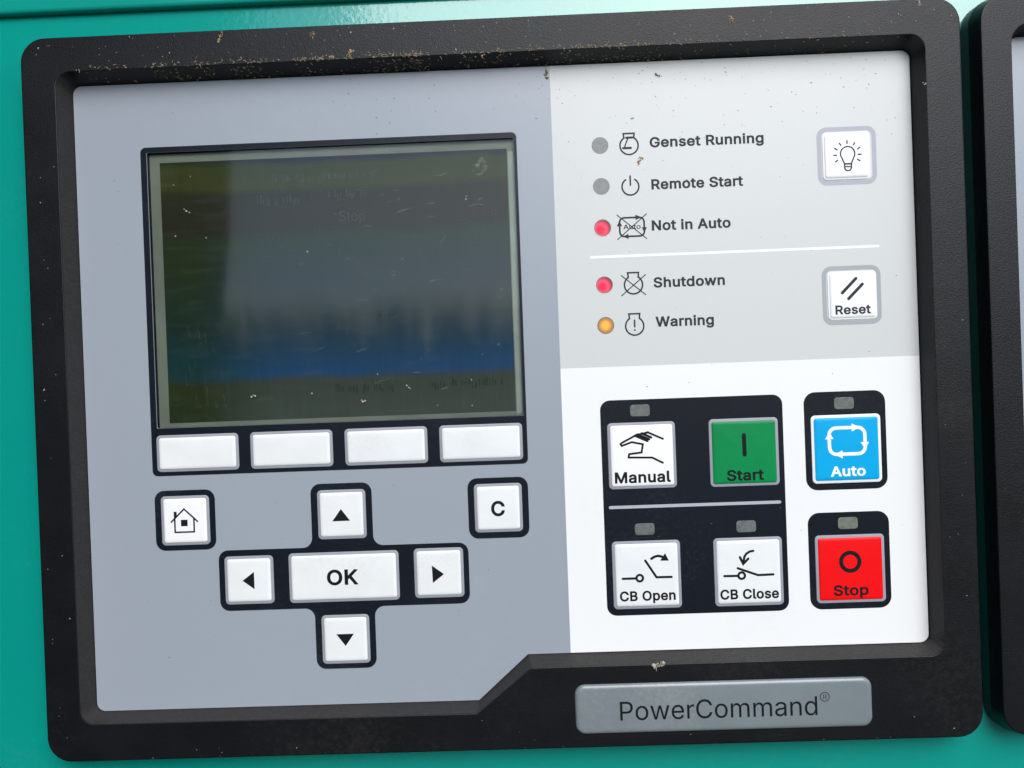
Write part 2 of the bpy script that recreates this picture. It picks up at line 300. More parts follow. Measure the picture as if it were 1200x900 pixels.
'g':(425,[[[207,-151],[180,-149],[156,-146],[134,-140],[114,-132],[97,-122],[82,-110],[70,-97],[59,-84],[51,-69],[101,-41],[122,-66],[131,-74],[142,-82],[154,-88],[169,-93],[187,-96],[207,-97],[236,-95],[261,-87],[282,-75],[298,-58],[308,-34],[311,-6],[311,68],[306,68],[287,41],[277,32],[266,23],[252,16],[236,10],[217,6],[195,5],[165,7],[138,14],[113,27],[90,43],[71,65],[55,90],[43,120],[36,154],[34,191],[36,229],[43,263],[55,293],[71,320],[90,342],[112,361],[138,374],[166,382],[196,384],[218,383],[237,379],[253,373],[267,365],[279,356],[288,346],[308,319],[313,319],[313,379],[372,379],[372,-9],[370,-40],[363,-67],[350,-90],[334,-109],[314,-124],[291,-136],[265,-144],[237,-149]],[[205,59],[227,61],[246,66],[264,75],[278,87],[290,103],[300,121],[307,142],[311,166],[312,193],[311,219],[307,242],[300,264],[291,283],[279,299],[264,312],[247,322],[227,328],[205,330],[182,328],[163,322],[145,312],[130,298],[118,282],[109,262],[102,241],[98,218],[96,193],[98,167],[102,144],[109,123],[118,104],[131,88],[145,76],[163,66],[183,61]]]),
'h':(410,[[[114,227],[114,0],[53,0],[53,509],[114,509],[114,287],[102,287],[116,319],[132,344],[152,362],[175,374],[200,382],[227,384],[252,383],[275,377],[295,369],[313,356],[328,340],[341,321],[350,298],[355,271],[357,240],[357,0],[296,0],[296,235],[293,263],[286,286],[273,304],[256,318],[235,326],[210,329],[192,328],[176,324],[161,317],[147,308],[136,297],[126,283],[119,266],[115,248]]]),
'i':(167,[[[53,0],[53,379],[114,379],[114,0]],[[84,443],[73,444],[63,448],[54,455],[47,463],[43,472],[41,483],[43,494],[47,504],[54,512],[63,518],[73,522],[84,524],[95,522],[105,518],[114,512],[121,504],[125,494],[126,483],[125,472],[121,463],[114,455],[105,448],[95,444]]]),
'l':(189,[[[139,-2],[112,0],[91,8],[74,20],[62,37],[55,59],[53,84],[53,509],[114,509],[114,99],[114,83],[117,71],[120,62],[126,57],[135,53],[146,52],[160,53],[170,54],[181,3],[162,-1]]]),
'm':(610,[[[53,0],[53,379],[112,379],[112,295],[108,295],[114,314],[122,331],[132,346],[144,358],[158,368],[172,376],[187,382],[203,385],[219,386],[245,383],[268,375],[287,361],[303,342],[314,320],[321,295],[312,295],[318,312],[326,329],[337,343],[350,356],[364,366],[381,375],[398,381],[417,385],[437,386],[458,385],[478,380],[497,372],[514,361],[529,346],[541,328],[550,307],[555,283],[557,255],[557,0],[496,0],[496,254],[493,279],[485,298],[473,313],[456,323],[438,329],[419,330],[402,329],[387,326],[374,320],[363,312],[353,302],[345,290],[340,277],[336,263],[335,247],[335,0],[274,0],[274,260],[272,280],[265,297],[253,311],[238,322],[220,328],[199,330],[185,329],[171,326],[158,320],[145,312],[135,302],[126,289],[119,274],[115,257],[114,238],[114,0]]]),
'n':(410,[[[114,227],[114,0],[53,0],[53,379],[112,379],[112,287],[102,287],[116,319],[132,344],[152,362],[175,374],[200,382],[227,384],[252,383],[275,377],[295,369],[313,356],[328,340],[341,321],[350,298],[355,271],[357,240],[357,0],[296,0],[296,235],[293,263],[286,286],[273,304],[256,318],[235,326],[210,329],[192,328],[176,324],[161,317],[147,308],[136,297],[126,283],[119,266],[115,248]]]),
'o':(415,[[[207,-8],[174,-5],[144,3],[117,16],[93,35],[72,58],[56,85],[44,116],[37,150],[34,187],[37,225],[44,260],[56,291],[72,318],[93,341],[117,360],[144,374],[174,382],[207,384],[241,382],[271,374],[299,360],[323,341],[343,318],[359,291],[371,260],[379,225],[381,187],[379,150],[371,116],[359,85],[343,58],[323,35],[299,16],[271,3],[241,-5]],[[207,46],[231,49],[252,55],[270,66],[285,80],[298,97],[307,117],[314,139],[318,163],[319,187],[318,212],[314,236],[307,258],[298,278],[285,296],[270,310],[252,321],[231,328],[207,330],[184,328],[163,321],[145,310],[130,296],[118,278],[108,258],[102,236],[98,212],[96,187],[98,163],[102,139],[108,117],[118,97],[130,80],[145,66],[163,55],[184,49]]]),
'p':(424,[[[53,-143],[53,379],[112,379],[112,319],[118,319],[137,346],[147,355],[158,364],[171,373],[188,379],[207,383],[229,384],[259,382],[287,374],[313,361],[335,342],[354,320],[370,293],[381,261],[388,227],[390,189],[388,151],[381,116],[370,84],[355,57],[336,34],[313,16],[288,3],[260,-6],[229,-8],[208,-7],[189,-3],[173,4],[159,12],[147,21],[138,31],[118,59],[114,59],[114,-143]],[[220,47],[242,49],[262,55],[279,66],[294,80],[306,97],[316,117],[323,139],[327,163],[328,189],[327,215],[323,239],[316,261],[307,281],[295,298],[280,311],[262,322],[243,328],[220,330],[198,328],[178,322],[161,312],[147,299],[134,282],[125,263],[118,241],[114,216],[113,189],[114,162],[118,138],[125,115],[135,95],[147,78],[162,65],[179,55],[198,49]]]),
'r':(259,[[[53,0],[53,379],[112,379],[112,321],[115,321],[124,339],[137,354],[152,367],[171,377],[191,383],[213,385],[229,384],[243,384],[243,322],[230,324],[207,326],[190,324],[174,321],[159,315],[146,306],[135,296],[126,284],[119,269],[115,254],[114,237],[114,0]]]),
's':(365,[[[182,-8],[157,-7],[133,-3],[112,3],[93,12],[76,24],[62,38],[50,54],[41,73],[36,94],[94,107],[101,87],[111,72],[124,60],[141,52],[160,47],[181,45],[206,47],[227,53],[244,62],[258,74],[265,88],[268,103],[266,115],[262,126],[254,136],[243,144],[229,150],[212,155],[149,170],[118,180],[92,192],[72,208],[58,227],[50,249],[47,274],[49,295],[55,314],[65,332],[79,347],[95,360],[115,370],[137,378],[161,383],[187,384],[212,383],[234,379],[254,372],[271,363],[286,352],[299,339],[309,324],[318,308],[324,290],[268,277],[262,291],[254,304],[243,316],[228,325],[210,331],[187,333],[166,331],[147,326],[131,317],[119,305],[111,292],[109,277],[110,264],[115,253],[124,243],[136,235],[152,229],[172,223],[229,209],[261,200],[287,187],[306,171],[320,153],[328,131],[331,107],[329,85],[323,65],[312,47],[298,31],[281,18],[260,6],[236,-2],[210,-7]]]),
't':(227,[[[204,379],[204,327],[6,327],[6,379]],[[65,471],[126,471],[126,98],[127,83],[130,70],[136,61],[144,55],[156,51],[170,50],[185,51],[202,54],[213,2],[192,-3],[168,-4],[138,-1],[113,7],[92,21],[77,41],[68,64],[65,93]]]),
'u':(410,[[[182,-5],[158,-3],[135,2],[115,11],[97,23],[82,39],[69,59],[60,82],[54,109],[53,139],[53,379],[114,379],[114,144],[116,117],[124,94],[137,75],[154,61],[175,53],[200,50],[218,51],[234,55],[249,62],[263,71],[274,83],[283,97],[290,113],[295,132],[296,153],[296,379],[357,379],[357,0],[298,0],[298,92],[307,92],[294,60],[277,35],[257,17],[234,5],[209,-3]]]),
'w':(567,[[[138,0],[23,379],[87,379],[133,214],[154,137],[175,41],[165,41],[186,135],[206,214],[252,379],[316,379],[362,214],[382,136],[402,41],[391,41],[413,135],[434,214],[480,379],[545,379],[429,0],[368,0],[319,172],[305,225],[291,280],[277,338],[291,338],[277,280],[263,225],[248,172],[199,0]]]),
' ':(188,[])}
def offs_soft(pts, d):
    n = len(pts); out = []
    for i in range(n):
        a, b, c = Vector(pts[i - 1]), Vector(pts[i]), Vector(pts[(i + 1) % n])
        u, v = (b - a).normalized(), (c - b).normalized()
        nu, nv = Vector((-u.y, u.x)), Vector((-v.y, v.x))
        out.append(b + (nu + nv) / max(.55, 1 + nu.dot(nv)) * d)
    return out
def area(p): return sum(p[i - 1][0] * p[i][1] - p[i][0] * p[i - 1][1] for i in range(len(p))) / 2
def winding(q, loops):
    n = 0
    for p in loops:
        for i in range(len(p)):
            (x1, y1), (x2, y2) = p[i - 1], p[i]
            if (y1 > q[1]) != (y2 > q[1]) and q[0] < (x2 - x1) * (q[1] - y1) / (y2 - y1) + x1: n += 1 if y2 > y1 else -1
    return n
def text_mesh(s, x0, x1, base, cap_h, bold, z, ox=0, oy=0):
    """lettering whose ink runs from x0 to x1 with capitals cap_h tall; bold thickens the strokes (thousandths)"""
    shapes = []; pen = 0
    for ch in s:
        adv, cons = GLYPH[ch]
        if cons:
            sg = 1 if area(max(cons, key=lambda c: abs(area(c)))) > 0 else -1
            shapes.append([[(p.x + pen, p.y) for p in offs_soft(q, -bold * sg)] for q in cons])
        pen += adv + bold * .9
    xs = [p[0] for sh in shapes for lp in sh for p in lp]; a, b = min(xs), max(xs)
    ky = cap_h / (509 + 2 * bold); kx = (x1 - x0) / (b - a)
    bm = bmesh.new()
    for sh in shapes:
        vs_ = []; es = []
        for lp in sh:
            k0 = len(vs_); vs_ += [Vector(p) for p in lp]
            es += [(k0 + k, k0 + (k + 1) % len(lp)) for k in range(len(lp))]
        co, _, fa, *_r = delaunay_2d_cdt(vs_, es, [], 0, 1e-3)
        bv = [bm.verts.new((x0 + (p.x - a) * kx - ox, base + (p.y + bold) * ky - oy, z)) for p in co]
        for f in fa:
            c = sum((co[i] for i in f), Vector((0, 0))) / len(f)
            if winding(c, sh) != 0: bm.faces.new([bv[i] for i in f])
    bmesh.ops.delete(bm, geom=[v for v in bm.verts if not v.link_faces], context='VERTS')
    for f in bm.faces:
        f.normal_update()
        if f.normal.z < 0: f.normal_flip()
    return bm

# ------------------------------------------------------------------ ground and enclosure
bm = bmesh.new(); bmesh.ops.create_grid(bm, x_segments=4, y_segments=4, size=300000)
g = link('ground', bm, M['ground']); g.location = (0, 0, -1.25); g['kind'] = 'structure'

# distant hills beyond the field, seen only mirrored in the screen
bm = bmesh.new(); rh = random.Random(5); prev = None
for k in range(61):
    a = R(-75 + 150 * k / 60); d = 160000; h = 5200 + 700 * math.sin(k * .4) + 250 * math.sin(k * 1.3) + rh.uniform(-150, 150)
    x, y = d * math.sin(a), -d * math.cos(a); x2, y2 = x * 1.25, y * 1.25
    cur = [bm.verts.new((x, y, -1400)), bm.verts.new((x * 1.06, y * 1.06, h * .8 - 1250)), bm.verts.new((x2, y2, h * 1.25 - 1250)), bm.verts.new((x2 * 1.2, y2 * 1.2, -1400))]
    if prev:
        for i in range(3): bm.faces.new((prev[i], prev[i + 1], cur[i + 1], cur[i]))
    prev = cur
bmesh.ops.recalc_face_normals(bm, faces=bm.faces)
hl = link('hills', bm, mat('wooded_hills', (.03, .05, .05), .95, .1, var=.4, vscale=12)); hl['kind'] = 'structure'
bm = bmesh.new()
for k in range(16000):
    a = R(rh.uniform(-70, 70)); d = rh.uniform(95000, 150000); h = d * (.02 + .105 * rh.random() ** 1.9); wd_ = d * rh.uniform(.0012, .0035)
    x, y = d * math.sin(a), -d * math.cos(a); tx, ty = math.cos(a), math.sin(a)
    q = []
    for (u, v) in ((-.5, 0), (.5, 0), (.42, .3), (.3, .6), (.12, .85), (0, 1), (-.12, .85), (-.3, .6), (-.42, .3)):
        q.append(bm.verts.new((x + tx * u * wd_, y + ty * u * wd_, -1400 + (h + 150) * v)))
    c = bm.verts.new((x + ty * wd_ * .4, y - tx * wd_ * .4, -1400 + h * .35)); c2 = bm.verts.new((x - ty * wd_ * .4, y + tx * wd_ * .4, -1400 + h * .35))
    for i in range(9):
        bm.faces.new((q[i], q[(i + 1) % 9], c)); bm.faces.new((q[(i + 1) % 9], q[i], c2))
tr_ = link('distant_trees', bm, mat('far_foliage', (.03, .05, .035), .95, .1, var=.4, vscale=8)); tag(tr_, 'far off dark tree line mirrored faintly in the screen', 'trees', kind='stuff')

enc = root('generator_enclosure', 'glossy teal sheet metal enclosure behind both black framed panels', 'enclosure')
ZB = -3.2
# main sheet: flat behind the panels, leaning back a little above them up to the folded cover
bm = bmesh.new()
prof = [(-700, ZB), (120, ZB), (124, ZB - .02), (128, ZB - .2), (134, ZB - .8), (150, ZB - 2.6), (150, ZB - 8)]
xs = [-420, -300, -150, 0, 150, 300, 700]
grid = [[bm.verts.new((x, y, z)) for x in xs] for y, z in prof]
for i in range(len(prof) - 1):
    for j in range(len(xs) - 1): bm.faces.new((grid[i][j], grid[i][j + 1], grid[i + 1][j + 1], grid[i + 1][j]))
link('front_sheet', bm, M['teal'], enc, smooth=True)
# upper cover: folded lip standing a little proud of the sheet
bm = bmesh.new()
prof = [(146.4, ZB - 6), (146.4, ZB - 1.0), (146.6, ZB + .1), (147.2, ZB + .7), (148.2, ZB + .9), (160, ZB + .9), (420, ZB + .9)]
grid = [[bm.verts.new((x, y, z)) for x in xs] for y, z in prof]
for i in range(len(prof) - 1):
    for j in range(len(xs) - 1): bm.faces.new((grid[i][j], grid[i][j + 1], grid[i + 1][j + 1], grid[i + 1][j]))
link('upper_cover', bm, M['teal_light'], enc, smooth=True)
# unseen foam lined door, added at left as the dark part the screen mirrors
dz1 = 1010
dp = [(ZB + 2, -600), (1060, -600), (1050, -150), (1012, -90), (966, -60), (938, -30), (924, 10), (930, 60), (950, 140), (986, 230), (1004, 360), (dz1, 900), (ZB + 2, 900)]
bm = bmesh.new()
for x, flip in ((-440, 0), (-464, 1)):
    vs_ = [bm.verts.new((x, y, z)) for z, y in dp]
    bm.faces.new(vs_ if not flip else list(reversed(vs_)))
bm.verts.ensure_lookup_table()
k = len(dp)
for i in range(k): bm.faces.new((bm.verts[i], bm.verts[k + i], bm.verts[k + (i + 1) % k], bm.verts[(i + 1) % k]))
bmesh.ops.recalc_face_normals(bm, faces=bm.faces)
link('door', bm, M['foam'], enc, label='unseen black foam lined door added for the dark reflection')

# ------------------------------------------------------------------ control panel: frame and printed sheet
cp = root('control_panel', 'black framed control panel with green screen and many keys', 'control panel')
OUT = rect(-170, -132.6, 170, 132.6)
INN = [(-157.3, -118.9), (-11.6, -118.9), (8.3, -102.9), (157.1, -102.9), (157.1, 119.8), (-157.3, 119.8)]
MEM = [(-155.1, -117.1), (-11.4, -117.1), (7.4, -100.5), (155.1, -100.5), (155.1, 117.2), (-155.1, 117.2)]

def bezel(name, out, ro, inn, ri, low, rl, parent):
    bm = bmesh.new()
    # outer wall and rounded shoulder
    stack(bm, out, ro, [(-1.6, ZB - 1), (-1.3, 2), (0, 7.2), (.08, 7.6), (.3, 7.9), (.65, 8.0)], 16, cap=False)
    top_o = rloop(out, ro, .65, 16)
    inn_o = offs(inn, -.28)
    top_i = rpoly(inn_o, ri, 14)
    holed(bm, top_o, top_i, 8.0)
    loops = [(top_i, 8.0), (rpoly(offs(inn, -.08), ri, 14), 7.92), (rpoly(inn, ri, 14), 7.7), (rpoly(low, rl, 14), -.25), (rpoly(offs(low, .4), rl, 14), -.6)]
    prev = None
    for lp, z in loops:
        vs_ = [bm.verts.new((x, y, z)) for x, y in lp]
        if prev:
            k = len(vs_)
            for i in range(k): bm.faces.new((vs_[i], vs_[(i + 1) % k], prev[(i + 1) % k], prev[i]))
        prev = vs_
    bmesh.ops.remove_doubles(bm, verts=bm.verts, dist=.002)
    bmesh.ops.recalc_face_normals(bm, faces=bm.faces)
    o = link(name, bm, M['bezel'], parent, smooth=True, sharp=9); o.data.materials.append(M['ledge'])
    for p in o.data.polygons:                            # lower and left inner slopes: dust, and the light on them painted paler
        c = p.center / S
        if c.z < 7.6 and ((p.normal.y > .5 and -121 < c.y < -50) or (p.normal.x > .6 and -160 < c.x < -150)): p.material_index = 1
    return o
INN_R = [5.5, 2.5, 2.5, 5.5, 5.5, 5.5]
LOW_R = [3.4, .8, .8, 3.4, 3.4, 3.4]
bezel('bezel', OUT, 9.0, INN, INN_R, offs(MEM, -.12), LOW_R, cp)

# membrane sheet with the screen opening
WIN = rect(-128.3, -11.7, 8.9, 91.3)
bm = bmesh.new()
mo = rpoly(offs(MEM, .06), [3.2, .6, .6, 3.2, 3.2, 3.2], 8)
wi = rpoly(WIN, .5, 3)
holed(bm, mo, wi, 0.0)
for lp, inw in ((mo, 0), (wi, 1)):
    a = [bm.verts.new((x, y, 0)) for x, y in lp]; b = [bm.verts.new((x, y, -.45)) for x, y in lp]; k = len(a)
    for i in range(k):
        q = (b[i], b[(i + 1) % k], a[(i + 1) % k], a[i]); bm.faces.new(q if not inw else tuple(reversed(q)))
bmesh.ops.remove_doubles(bm, verts=bm.verts, dist=.002)
ov = link('overlay', bm, M['grey'], cp)

def sheet(name, pts, r, z, m_, parent, n=6, label=None):
    bm = bmesh.new(); poly(bm, rpoly(pts, r, n), z)
    return link(name, bm, m_, parent, label=label)
WHT = [(23.2, -100.44), (155.04, -100.44), (155.04, 117.14), (23.2, 117.14)]
sheet('white_print', [(23.2, -100.4), (155.0, -100.4), (155.0, 5.1), (23.2, 5.1)], [.02, 3.1, .02, .02], .03, M['white'], ov)
sheet('light_grey_print', [(23.2, 5.1), (155.0, 5.1), (155.0, 117.1), (23.2, 117.1)], [.02, .02, 3.1, .02], .03, M['lightgrey'], ov)

# black key pads
PZ = .07
def pad(pts, r, hole=None, label=None):
    bm = bmesh.new()
    if hole: holed(bm, rpoly(pts, r, 6), rpoly(hole, .4, 3), PZ)
    else: poly(bm, rpoly(pts, r, 6), PZ)
    return link('key_pad_print', bm, M['pad'], ov, label=label)
pad(rect(-130.6, -29.6, 10.0, 93.3), 2.0, hole=offs(WIN, -.05), label='black border round the screen and soft keys')
pad(rect(-130.3, -57.6, -107.6, -35.1), 3.6)
pad(rect(-12.9, -56.9, 9.6, -34.4), 3.6)
pad([(-71.6, -103.7), (-49.1, -103.7), (-49.1, -80.8), (-13.4, -80.8), (-13.4, -58.1), (-48.7, -58.1), (-48.7, -34.5), (-71.6, -34.5),
     (-71.6, -58.2), (-107.0, -58.2), (-107.0, -80.9), (-71.6, -80.9)], [3.6, 3.6, 3.6, 3.6, 3.6, 3.6, 3.6, 3.6, 3.6, 3.6, 3.6, 3.6], label='black cross shaped pad under the arrow keys')
pad(rect(37.3, -87.2, 104.4, -7.3), 3.6)
pad(rect(112.2, -43.2, 142.0, -7.0), 4.2)
pad(rect(112.2, -87.2, 141.9, -51.5), 4.2)
def line(name, x0, x1, y, wd, m_, z):
    bm = bmesh.new(); stroke(bm, [(x0, y), (x1, y)], wd, z); return link(name, bm, m_, ov)
line('dividing_line', 36.1, 141.4, 45.85, .95, M['inkw'], .06)
line('dividing_line', 39.8, 102.2, -47.0, 1.15, M['linegrey'], .10)

# captions beside the status lamps
def caption(s, x0, x1, base, cap_h, bold, z, m_, parent, ox=0, oy=0, name='caption'):
    return link(name, text_mesh(s, x0, x1, base, cap_h, bold, z, ox, oy), m_, parent)
for s, x0, x1, y in (('Genset Running', 59.1, 100.95, 85.45), ('Remote Start', 59.2, 92.9, 69.95), ('Not in Auto', 58.8, 87.8, 54.8),
                     ('Shutdown', 58.7, 84.95, 33.75), ('Warning', 58.9, 80.4, 19.25)):
    caption(s, x0, x1, y, 3.8, 25, .07, M['inkg'], ov)

def symbol(parent, m_, build, ox=0, oy=0, label=None):
    bm = bmesh.new(); build(bm)
    if ox or oy: bmesh.ops.translate(bm, vec=(-ox, -oy, 0), verts=bm.verts)
    return link('symbol', bm, m_, parent, label=label)

def engine(bm, c, y_top, z):
    r = 3.35
    a = 57
    w_ = 2.0
    p = arc(c, r, 180 - a, 360 + a, 30)
    pts = [(c[0] - w_, y_top), *[q for q in p], (c[0] + w_, y_top)]
    sstroke(bm, pts, .5, z, closed=True)
def s_genset(bm):
    engine(bm, (51.5, 86.55), 91.0, .07)
    sstroke(bm, [(50.5, 89.45), (52.8, 89.45)], .68, .074); sstroke(bm, [(51.2, 89.4), (49.75, 85.85)], .42, .078); sstroke(bm, [(49.3, 85.65), (52.1, 85.62)], .68, .082)
def s_remote(bm):
    sstroke(bm, arc((51.47, 71.35), 3.1, 123, 417, 30), .5, .07); sstroke(bm, [(51.5, 75.3), (51.47, 71.9)], .5, .074)
def s_notauto(bm):
    sstroke(bm, rpoly([(46.95, 59.95), (47.0, 53.05), (56.05, 53.05), (56.0, 59.95)], 1.7, 5), .55, .07, closed=True)
    sstroke(bm, [(46.1, 61.1), (56.8, 52.0)], .3, .074); sstroke(bm, [(57.0, 61.1), (46.1, 52.05)], .3, .078)
    for k, t in enumerate(([(52.9, 60.95), (52.9, 58.95), (55.0, 59.95)], [(55.1, 56.2), (56.0, 54.2), (57.0, 56.2)], [(50.1, 54.0), (48.0, 53.05), (50.1, 52.1)], [(45.9, 56.9), (47.9, 56.9), (46.95, 58.9)])):
        poly(bm, t, .082 + .002 * k)
def s_shut(bm):
    engine(bm, (51.3, 35.1), 39.6, .07)
    sstroke(bm, [(46.9, 38.7), (55.7, 31.3)], .32, .074); sstroke(bm, [(55.8, 38.7), (46.8, 31.2)], .32, .078)
def s_warn(bm):
    engine(bm, (51.2, 19.85), 24.4, .07)
    sstroke(bm, [(51.22, 22.0), (51.2, 19.6)], .5, .074); poly(bm, circ((51.18, 18.35), .34, 12), .074)
for f in (s_genset, s_remote, s_notauto, s_shut, s_warn): symbol(ov, M['inkg'], f)
caption('Auto', 48.3, 54.7, 55.7, 1.75, 12, .088, M['inkg'], ov)

# status lamps
for x, y, m_, lb in ((40.8, 87.0, 'lampoff', None), (40.75, 71.9, 'lampoff', None), (40.7, 56.6, 'lampred', 'lit red lamp'), (40.6, 35.5, 'lampred', 'lit red lamp'), (40.55, 20.5, 'lampamber', 'lit amber lamp')):
    bm = bmesh.new()
    ringpts = circ((0, 0), 3.1, 36)
    vs_ = [bm.verts.new((px, py, .06)) for px, py in ringpts]; v2 = [bm.verts.new((px * .97, py * .97, .09)) for px, py in ringpts]
    for i in range(36): bm.faces.new((vs_[i], vs_[(i + 1) % 36], v2[(i + 1) % 36], v2[i]))
    bm.faces.new(v2)
    o = link('status_lamp', bm, M[m_], cp, (x, y, 0), label=lb)
    if lb:
        bm = bmesh.new(); holed(bm, circ((0, 0), 3.12, 40), circ((.06, -.06), 2.82, 40), .10); link('lamp_rim', bm, M['lamprim'], o)

# small indicator windows over the keys
for x, y, m_ in ((52.0, -11.4, 'lampdim'), (52.2, -55.4, 'lampdim'), (89.6, -55.6, 'lampdim'), (127.0, -11.4, 'lampdim'), (126.9, -55.6, 'lampgreen')):
    bm = solid(rect(-3.6, -2.15, 3.6, 2.15), 1.1, [(0, .075), (.15, .10)], 5)
    link('indicator_window', bm, M[m_], cp, (x, y, 0))

# ------------------------------------------------------------------ keys
CAPZ = .70
def key(x0, y0, x1, y1, cap_m, rim_m, sym=None, text=None, inset=1.05, label=None, ink='ink', rrim=1.6, rcap=.9):
    """x0..x1, y0..y1 is the rim; symbol and text are given in panel millimetres"""
    ox, oy = (x0 + x1) / 2, (y0 + y1) / 2
    rc = rect(x0 - ox, y0 - oy, x1 - ox, y1 - oy)
    k = link('push_button', solid(rc, rrim, [(0, .05), (.12, .26), (.35, .32)], 6), rim_m, cp, (ox, oy, 0), smooth=True, label=label)
    ins = offs(rc, inset)
    link('key_cap', solid(ins, rcap, [(0, .30), (.10, .48), (.35, .60), (.8, .67), (1.3, CAPZ)], 6), cap_m, k, smooth=True)
    if sym: symbol(k, M[ink], sym, ox, oy)
    if text:
        s, a, b, base, ch, bold = text
        caption(s, a, b, base, ch, bold, CAPZ + .04, M[ink], k, ox, oy)
    return k
TZ = CAPZ + .04
def tri(p): return lambda bm: poly(bm, p, TZ)

for x0 in (-128.75, -93.45, -58.05, -22.7):
    key(x0, -28.15, x0 + 30.95, -14.35, M['cap'], M['rim'], label='blank white soft key')
def s_home(bm):
    sstroke(bm, [(-124.2, -47.0), (-119.1, -42.1), (-114.0, -47.0)], .5, TZ, caps=False)
    sstroke(bm, [(-122.7, -45.3), (-122.7, -50.7), (-115.5, -50.7), (-115.5, -45.3)], .5, TZ + .004, caps=False)
    poly(bm, [(-123.0, -43.0), (-121.9, -43.0), (-121.9, -44.6), (-123.0, -45.6)], TZ + .008); poly(bm, rect(-120.4, -48.5, -117.9, -46.1), TZ)
key(-128.0, -55.7, -109.75, -37.2, M['capw'], M['rim'], s_home)
key(-104.9, -78.55, -86.5, -60.5, M['cap'], M['rim'], tri([(-98.1, -69.6), (-93.7, -72.9), (-93.7, -66.4)]))
key(-69.2, -55.3, -51.05, -36.9, M['cap'], M['rim'], tri([(-63.65, -48.55), (-57.0, -48.5), (-60.3, -44.05)]))
key(-80.8, -78.7, -39.5, -60.1, M['cap'], M['rim'], text=('OK', -66.45, -54.7, -72.35, 5.75, 25))
key(-33.9, -78.35, -15.4, -59.8, M['cap'], M['rim'], tri([(-27.15, -66.2), (-27.0, -72.7), (-22.75, -69.5)]))
key(-69.3, -101.85, -51.35, -83.6, M['cap'], M['rim'], tri([(-63.7, -90.65), (-60.4, -95.15), (-57.15, -90.65)]))
key(-10.6, -54.7, 7.25, -36.6, M['cap'], M['rim'], text=('C', -4.35, .75, -48.65, 5.6, 25))

def s_hand(bm):
    H = [[(49.7, -20.68), (44.9, -23.1), (44.35, -23.6), (44.75, -24.25), (48.48, -22.98), (52.55, -23.88), (52.0, -26.9), (47.38, -27.37), (47.15, -28.63), (55.83, -28.93), (59.67, -30.96)],
         [(49.7, -20.62), (54.29, -22.74)], [(50.97, -20.29), (54.94, -22.13)], [(52.5, -19.96), (55.72, -21.47)], [(54.59, -19.59), (59.98, -22.12)],
         [(49.7, -20.62), (50.98, -20.16), (51.22, -20.42), (52.5, -19.84), (52.87, -20.04), (54.59, -19.53)]]
    for i, p in enumerate(H): sstroke(bm, p, .62 if i in (0, 4) else .72, TZ + .004 * i)
key(39.6, -40.35, 64.7, -15.75, M['capw'], M['rim'], s_hand, ('Manual', 41.8, 62.45, -38.1, 4.15, 25), label='white Manual key with a hand')
key(77.0, -40.7, 102.5, -15.6, M['capg'], M['rim'], lambda bm: sstroke(bm, [(89.75, -21.8), (89.8, -29.0)], 1.3, TZ), ('Start', 83.0, 96.6, -38.55, 4.0, 25), label='green Start key')
def s_open(bm):
    sstroke(bm, [(43.4, -73.4), (48.5, -73.4)], .72, TZ); sstroke(bm, [(51.9, -66.9), (55.85, -73.2), (61.4, -73.25)], .72, TZ + .004)
    sstroke(bm, circ((49.65, -73.35), 1.2, 20), .72, TZ + .008, closed=True)
    sstroke(bm, [(54.2, -66.3), (55.3, -65.6), (56.6, -65.3), (58.0, -65.6), (58.9, -66.2)], .78, TZ + .012)
    poly(bm, [(59.3, -64.4), (57.4, -67.1), (60.6, -67.2)], TZ + .016)
key(39.75, -84.85, 65.0, -59.65, M['cap'], M['rim'], s_open, ('CB Open', 42.1, 62.65, -81.8, 3.7, 25))
def s_close(bm):
    sstroke(bm, [(80.8, -73.6), (86.0, -73.65)], .72, TZ); sstroke(bm, [(85.8, -70.85), (93.2, -73.6), (98.8, -73.5)], .72, TZ + .004)
    sstroke(bm, circ((87.16, -73.6), 1.2, 20), .72, TZ + .008, closed=True)
    sstroke(bm, [(91.7, -64.6), (90.4, -64.8), (89.1, -65.6), (88.35, -66.8), (88.0, -68.6)], .72, TZ + .012)
    sstroke(bm, [(86.75, -66.8), (87.87, -69.3), (89.8, -67.4)], .75, TZ + .016)
key(77.2, -84.95, 102.5, -59.65, M['cap'], M['rim'], s_close, ('CB Close', 79.1, 100.6, -82.3, 3.7, 25))
def s_auto(bm):
    sstroke(bm, rpoly([(120.85, -20.4), (120.95, -30.1), (134.0, -30.1), (133.9, -20.4)], 2.6, 6), 1.05, TZ, closed=True)
    for k, t in enumerate(([(129.2, -18.9), (129.2, -21.9), (132.1, -20.4)], [(132.3, -25.9), (133.9, -28.6), (135.4, -25.9)], [(125.6, -28.7), (122.7, -30.15), (125.6, -31.7)], [(119.4, -24.5), (122.5, -24.4), (120.9, -21.7)])):
        poly(bm, t, TZ + .004 + .002 * k)
key(114.5, -40.8, 140.0, -15.6, M['capb'], M['rimw'], s_auto, ('Auto', 121.0, 133.8, -38.25, 3.75, 25), ink='inkw', label='bright blue Auto key with a white rim')
key(114.5, -84.95, 139.9, -59.85, M['capr'], M['rim'], lambda bm: sstroke(bm, circ((127.05, -69.75), 3.35, 36), 1.25, TZ, closed=True), ('Stop', 120.6, 133.4, -82.2, 3.9, 25), label='red Stop key')

